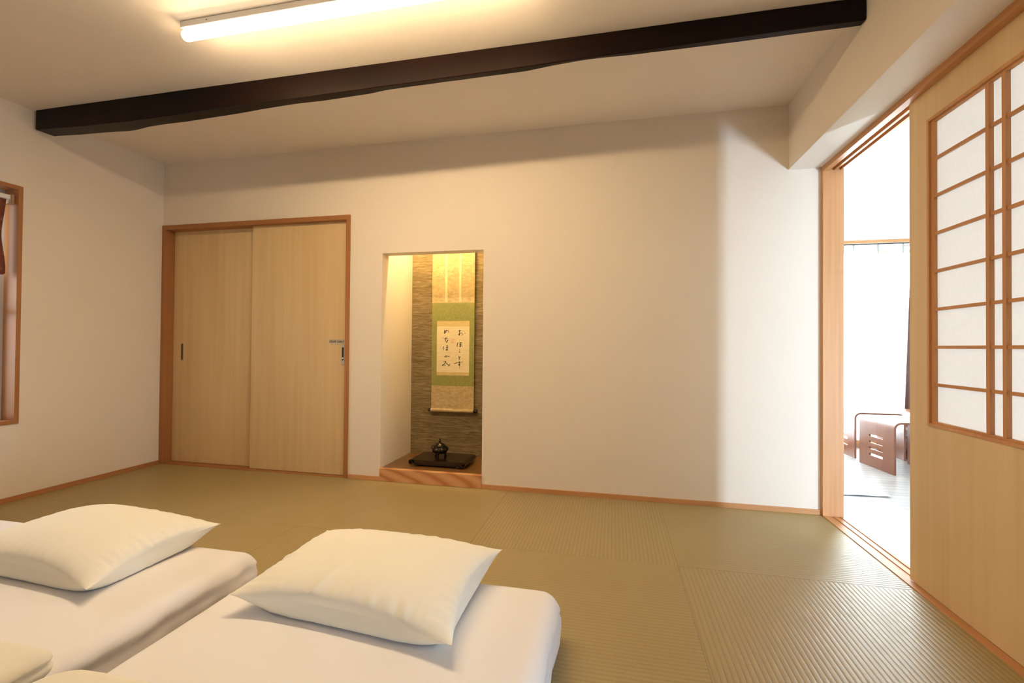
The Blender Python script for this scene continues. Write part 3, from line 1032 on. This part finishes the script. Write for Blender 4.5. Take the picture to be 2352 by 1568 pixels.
ft = fz + .010
p2 = pillow('pillow', [(2.505, -1.895, ft + .055), (3.235, -1.958, ft + .050), (3.238, -1.430, ft + .065), (2.500, -1.400, ft + .055)], 0, 0.077, 2.0, ft, -0.27)
tag(p2, 'plump cream pillow with puckered edges on the futon nearest the door', 'pillow', 'cream pillows on the futons')
p1 = pillow('pillow', [(1.320, -1.915, ft + .055), (2.050, -1.955, ft + .045), (2.045, -1.455, ft + .060), (1.330, -1.420, ft + .055)], 0, 0.083, 7.0, ft)
tag(p1, 'plump cream pillow cut off by the left picture edge, on the left futon', 'pillow', 'cream pillows on the futons')

dv2 = soft_box('duvet', 2.395, 3.40, -3.50, -2.235, fz + .10, 0.06, DUVET, 31, crown=0.03, sidewave=0.02, z0=fz + .0135, topn=0.012, corner=0.10)
tag(dv2, 'folded cream duvet just peeking in at the bottom edge on the futon nearest the door', 'duvet', 'cream duvets on the futons')
dv1 = soft_box('duvet', 1.22, 2.318, -3.50, -2.195, fz + .075, 0.03, DUVET, 37, crown=0.01, sidewave=0.004, z0=fz + .0135, topn=0.01, corner=0.035)
tag(dv1, 'folded cream duvet with a squared corner at the lower left, on the left futon', 'duvet', 'cream duvets on the futons')

# ------------------------------------------------------------------ next room
NX1, NY0, NY1 = 7.9, -2.85, 2.20
struct(obj('floor_next_room', bx(4.946, NX1, NY0, NY1 + .1, -0.05, 0.0), PLANKS))
struct(obj('ceiling_next_room', bx(4.946, NX1 + .1, NY0 - .1, NY1 + .1, H, H + .1), WALL2))
struct(obj('wall_next_room_right', bx(NX1, NX1 + .1, NY0, NY1 + .1, -0.05, H), WALL2))
# far wall with garden door hole
gx0, gx1, gz0, gz1 = 5.15, 7.15, 0.075, 2.040
struct(obj('wall_next_room_far', bx((4.946, gx0, NY1, NY1 + .1, -0.05, H), (gx1, NX1, NY1, NY1 + .1, -0.05, H),
                                    (gx0, gx1, NY1, NY1 + .1, gz1, H), (gx0, gx1, NY1, NY1 + .1, -0.05, gz0)), WALL2))
# near wall with a hole for the added low window
lx0, lx1, lw0, lw1 = 6.40, 6.74, 0.06, 0.86
struct(obj('wall_next_room_near', bx((4.946, lx0, NY0 - .1, NY0, -0.05, H), (lx1, NX1, NY0 - .1, NY0, -0.05, H),
                                     (lx0, lx1, NY0 - .1, NY0, lw1, H), (lx0, lx1, NY0 - .1, NY0, -0.05, lw0)), WALL2))
struct(obj('trim_10', bx(gx0 - .03, gx1 + .03, NY1 - .016, NY1, gz1 + .012, gz1 + .040), CEDAR_X))
struct(obj('baseboard_next_room', bx(4.946, NX1, NY1 - .012, NY1, 0.0, 0.07), CEDAR_X))
w2 = sroot('window_2', (6.15, NY1 + .05, 0.1))
fr = obj('sash', bx((gx0, gx0 + .04, NY1 + .03, NY1 + .07, gz0, gz1), (gx1 - .04, gx1, NY1 + .03, NY1 + .07, gz0, gz1),
                    (gx0, gx1, NY1 + .03, NY1 + .07, gz1 - .03, gz1), (gx0, gx1, NY1 + .03, NY1 + .07, gz0, gz0 + .04),
                    (6.72, 6.77, NY1 + .03, NY1 + .07, gz0, gz1)), ALU, w2)
obj('glass_pane', bx(gx0 + .04, gx1 - .04, NY1 + .048, NY1 + .052, gz0 + .04, gz1 - .03), GLASS, fr)
w3 = sroot('added_low_window', (6.57, NY0 - .05, 0.1))  # unseen window added as the outlet for the wall patch light
fr = obj('sash', bx((lx0, lx0 + .02, NY0 - .07, NY0 - .03, lw0, lw1), (lx1 - .02, lx1, NY0 - .07, NY0 - .03, lw0, lw1),
                    (lx0, lx1, NY0 - .07, NY0 - .03, lw1 - .02, lw1), (lx0, lx1, NY0 - .07, NY0 - .03, lw0, lw0 + .02)), ALU, w3)

# curtain rail and sheer curtain with tabs
cr = thing('curtain_rail', 'dark slim curtain rail over the bright garden door', 'curtain rail', (6.1, NY1 - .05, 2.03))
obj('rail', bx(gx0 - .02, gx1 + .02, NY1 - .062, NY1 - .040, 2.022, 2.036), plain('dark_rail', (0.06, 0.05, 0.05), .4), cr)
sc = thing('sheer_curtain', 'white sheer curtain hanging by tabs over the garden door', 'curtain', (5.9, NY1 - .05, 0.1))
bm = bmesh.new()
prev = None
nn = 160
for i in range(nn + 1):
    x = gx0 + .02 + (6.50 - gx0 - .02) * i / nn
    y = NY1 - .052 + 0.012 * math.sin(x * 48) + 0.006 * math.sin(x * 21)
    a = bm.verts.new((x, y, 0.10)); b = bm.verts.new((x, y, 1.935))
    if prev:
        bm.faces.new((prev[0], a, b, prev[1]))
    prev = (a, b)
obj('fabric', bm, SHEER, sc, smooth=True)
for k in range(12):
    x = 5.22 + 0.107 * k
    obj('tab', bx(x, x + (.018 if k % 2 else .006), NY1 - .054, NY1 - .050, 1.93, 2.022), plain('sheer_tab', (0.45, 0.44, 0.40), .8) if k == 0 else bpy.data.materials['sheer_tab'], sc)
bc = bmesh.new()
prev = None
for i in range(61):
    s = i / 60
    col = []
    for k, z in enumerate((0.39, 0.7, 1.1, 1.5, 2.015)):
        x = 6.398 + (z - .39) * 0.036 + 0.55 * s
        col.append(bc.verts.new((x, NY1 - .085 + 0.016 * math.sin(s * 46), z)))
    if prev:
        for k in range(4):
            bc.faces.new((prev[k], col[k], col[k + 1], prev[k + 1]))
    prev = col
o = obj('curtain', bc, CURTAIN, None, smooth=True)
sm_ = o.modifiers.new('thick', 'SOLIDIFY'); sm_.thickness = 0.004
tag(o, 'dark brown drawn-back curtain at the right of the bright garden door', 'curtain')

# garden seen between the tabs
bm = bmesh.new()
random.seed(4)
for k in range(46):
    c = Vector((3.6 + k * 0.14, 5.2 + random.uniform(-.3, .3), random.uniform(0.5, 2.6)))
    bmesh.ops.create_icosphere(bm, subdivisions=2, radius=random.uniform(.35, .6), matrix=Matrix.Translation(c))
for v in bm.verts:
    v.co += Vector((mnoise.noise(v.co * 6), mnoise.noise(v.co * 6 + Vector((9, 0, 0))), mnoise.noise(v.co * 6 + Vector((0, 9, 0))))) * .14
h = obj('garden_hedge', bm, LEAF)
h['kind'] = 'stuff'
h['label'] = 'green hedge outside the garden door'
h['category'] = 'hedge'

# bentwood stools
def arch(w, hgt, r, th, n=10):
    """inverted U profile, outer then inner line"""
    out = [(0, 0)]
    for k in range(n + 1):
        a = R(180 - 90 * k / n)
        out.append((r + r * math.cos(a), hgt - r + r * math.sin(a)))
    for k in range(n + 1):
        a = R(90 - 90 * k / n)
        out.append((w - r + r * math.cos(a), hgt - r + r * math.sin(a)))
    out.append((w, 0))
    ri = r - th
    inn = [(th, 0)]
    for k in range(n + 1):
        a = R(180 - 90 * k / n)
        inn.append((r + ri * math.cos(a), hgt - r + ri * math.sin(a)))
    for k in range(n + 1):
        a = R(90 - 90 * k / n)
        inn.append((w - r + ri * math.cos(a), hgt - r + ri * math.sin(a)))
    inn.append((w - th, 0))
    return out, inn

def stool_mesh(part, w=0.40, d=0.42, h=0.412, th=0.016, r=0.055):
    out, inn = arch(w, h, r, th)
    n = len(out)
    bm = bmesh.new()
    if part == 'seat':
        rng = range(1, n - 2)
        A = {i: [bm.verts.new((out[i][0], y, out[i][1])) for y in (0, d)] + [bm.verts.new((inn[i][0], y, inn[i][1])) for y in (0, d)] for i in range(1, n - 1)}
        for i in rng:
            a, b = A[i], A[i + 1]
            bm.faces.new((a[0], b[0], b[1], a[1])); bm.faces.new((a[2], a[3], b[3], b[2]))
            bm.faces.new((a[0], a[2], b[2], b[0])); bm.faces.new((a[1], b[1], b[3], a[3]))
        for i in (1, n - 2):
            a = A[i]
            bm.faces.new((a[0], a[1], a[3], a[2]))
        return bm
    # side panel with four slots
    x0 = 0 if part == 'left' else w - th
    z1 = h - r
    sl = [(0.093, 0.113), (0.147, 0.165), (0.200, 0.216), (0.252, 0.270)]
    ya, yb = d * .30, d * .70
    box(bm, x0, x0 + th, 0, ya, 0, z1)
    box(bm, x0, x0 + th, yb, d, 0, z1)
    zs = 0
    for a, b in sl + [(z1, z1)]:
        box(bm, x0, x0 + th, ya, yb, zs, a)
        zs = b
    return bm

def make_stool(loc, rz, label):
    t = thing('bentwood_stool', label, 'stool', (0, 0, 0), 'brown bentwood stools in the next room')
    obj('seat', stool_mesh('seat'), BENT, t, smooth=False)
    a = obj('side_panel', stool_mesh('left'), BENT, t)
    a['label'] = 'side panel with four cut slots'
    obj('side_panel', stool_mesh('right'), BENT, t)
    t.location = loc
    t.rotation_euler = (0, 0, rz)
    return t
s1 = make_stool((5.775, 1.085, 0.0005), R(6), 'brown bentwood stool with four slots in its side, nearest the sliding doorway')
def dup(root, loc, rz, label):
    r = root.copy(); COL.objects.link(r); r.location = loc; r.rotation_euler = (0, 0, rz); r['label'] = label
    for ch in list(root.children):
        c = ch.copy(); COL.objects.link(c); c.parent = r
    return r
dup(s1, (5.762, 1.655, 0.0005), 0, 'brown bentwood stool at the far left, mostly hidden by the door post')
dup(s1, (6.205, 1.655, 0.0005), 0, 'brown bentwood stool at the far right, cut off by the edge of the shoji door')

# thin rug
bm = bmesh.new()
pts = [(4.985, 0.428), (5.436, 0.462), (5.40, 1.15), (4.985, 1.12)]
g = []
for i in range(21):
    row = []
    for j in range(21):
        u, v = i / 20, j / 20
        x = (pts[0][0] * (1 - u) + pts[1][0] * u) * (1 - v) + (pts[3][0] * (1 - u) + pts[2][0] * u) * v
        y = (pts[0][1] * (1 - u) + pts[1][1] * u) * (1 - v) + (pts[3][1] * (1 - u) + pts[2][1] * u) * v
        z = 0.007 + 0.004 * math.exp(-v * 14) * (1 + math.sin(u * 14) * .5)
        row.append(bm.verts.new((x, y, z)))
    g.append(row)
for i in range(20):
    for j in range(20):
        bm.faces.new((g[i][j], g[i + 1][j], g[i + 1][j + 1], g[i][j + 1]))
o = obj('rug', bm, RUG, None, smooth=True)
sm_ = o.modifiers.new('thick', 'SOLIDIFY'); sm_.thickness = 0.0045
tag(o, 'thin white rug on the next room floor just inside the sliding doorway', 'rug')

# round ceiling lamp of the next room
cl = thing('ceiling_lamp', 'round white ceiling lamp faintly visible in the bright next room', 'ceiling light', (6.75, 0.7, H))
bm = bmesh.new(); lathe(bm, [(0.24, -0.06), (0.265, -0.045), (0.27, -0.02), (0.27, -0.001)], (6.98, 1.15, H), 48)
obj('diffuser', bm, plain('lamp_diffuser', (.86, .86, .84), .4), cl, smooth=True)
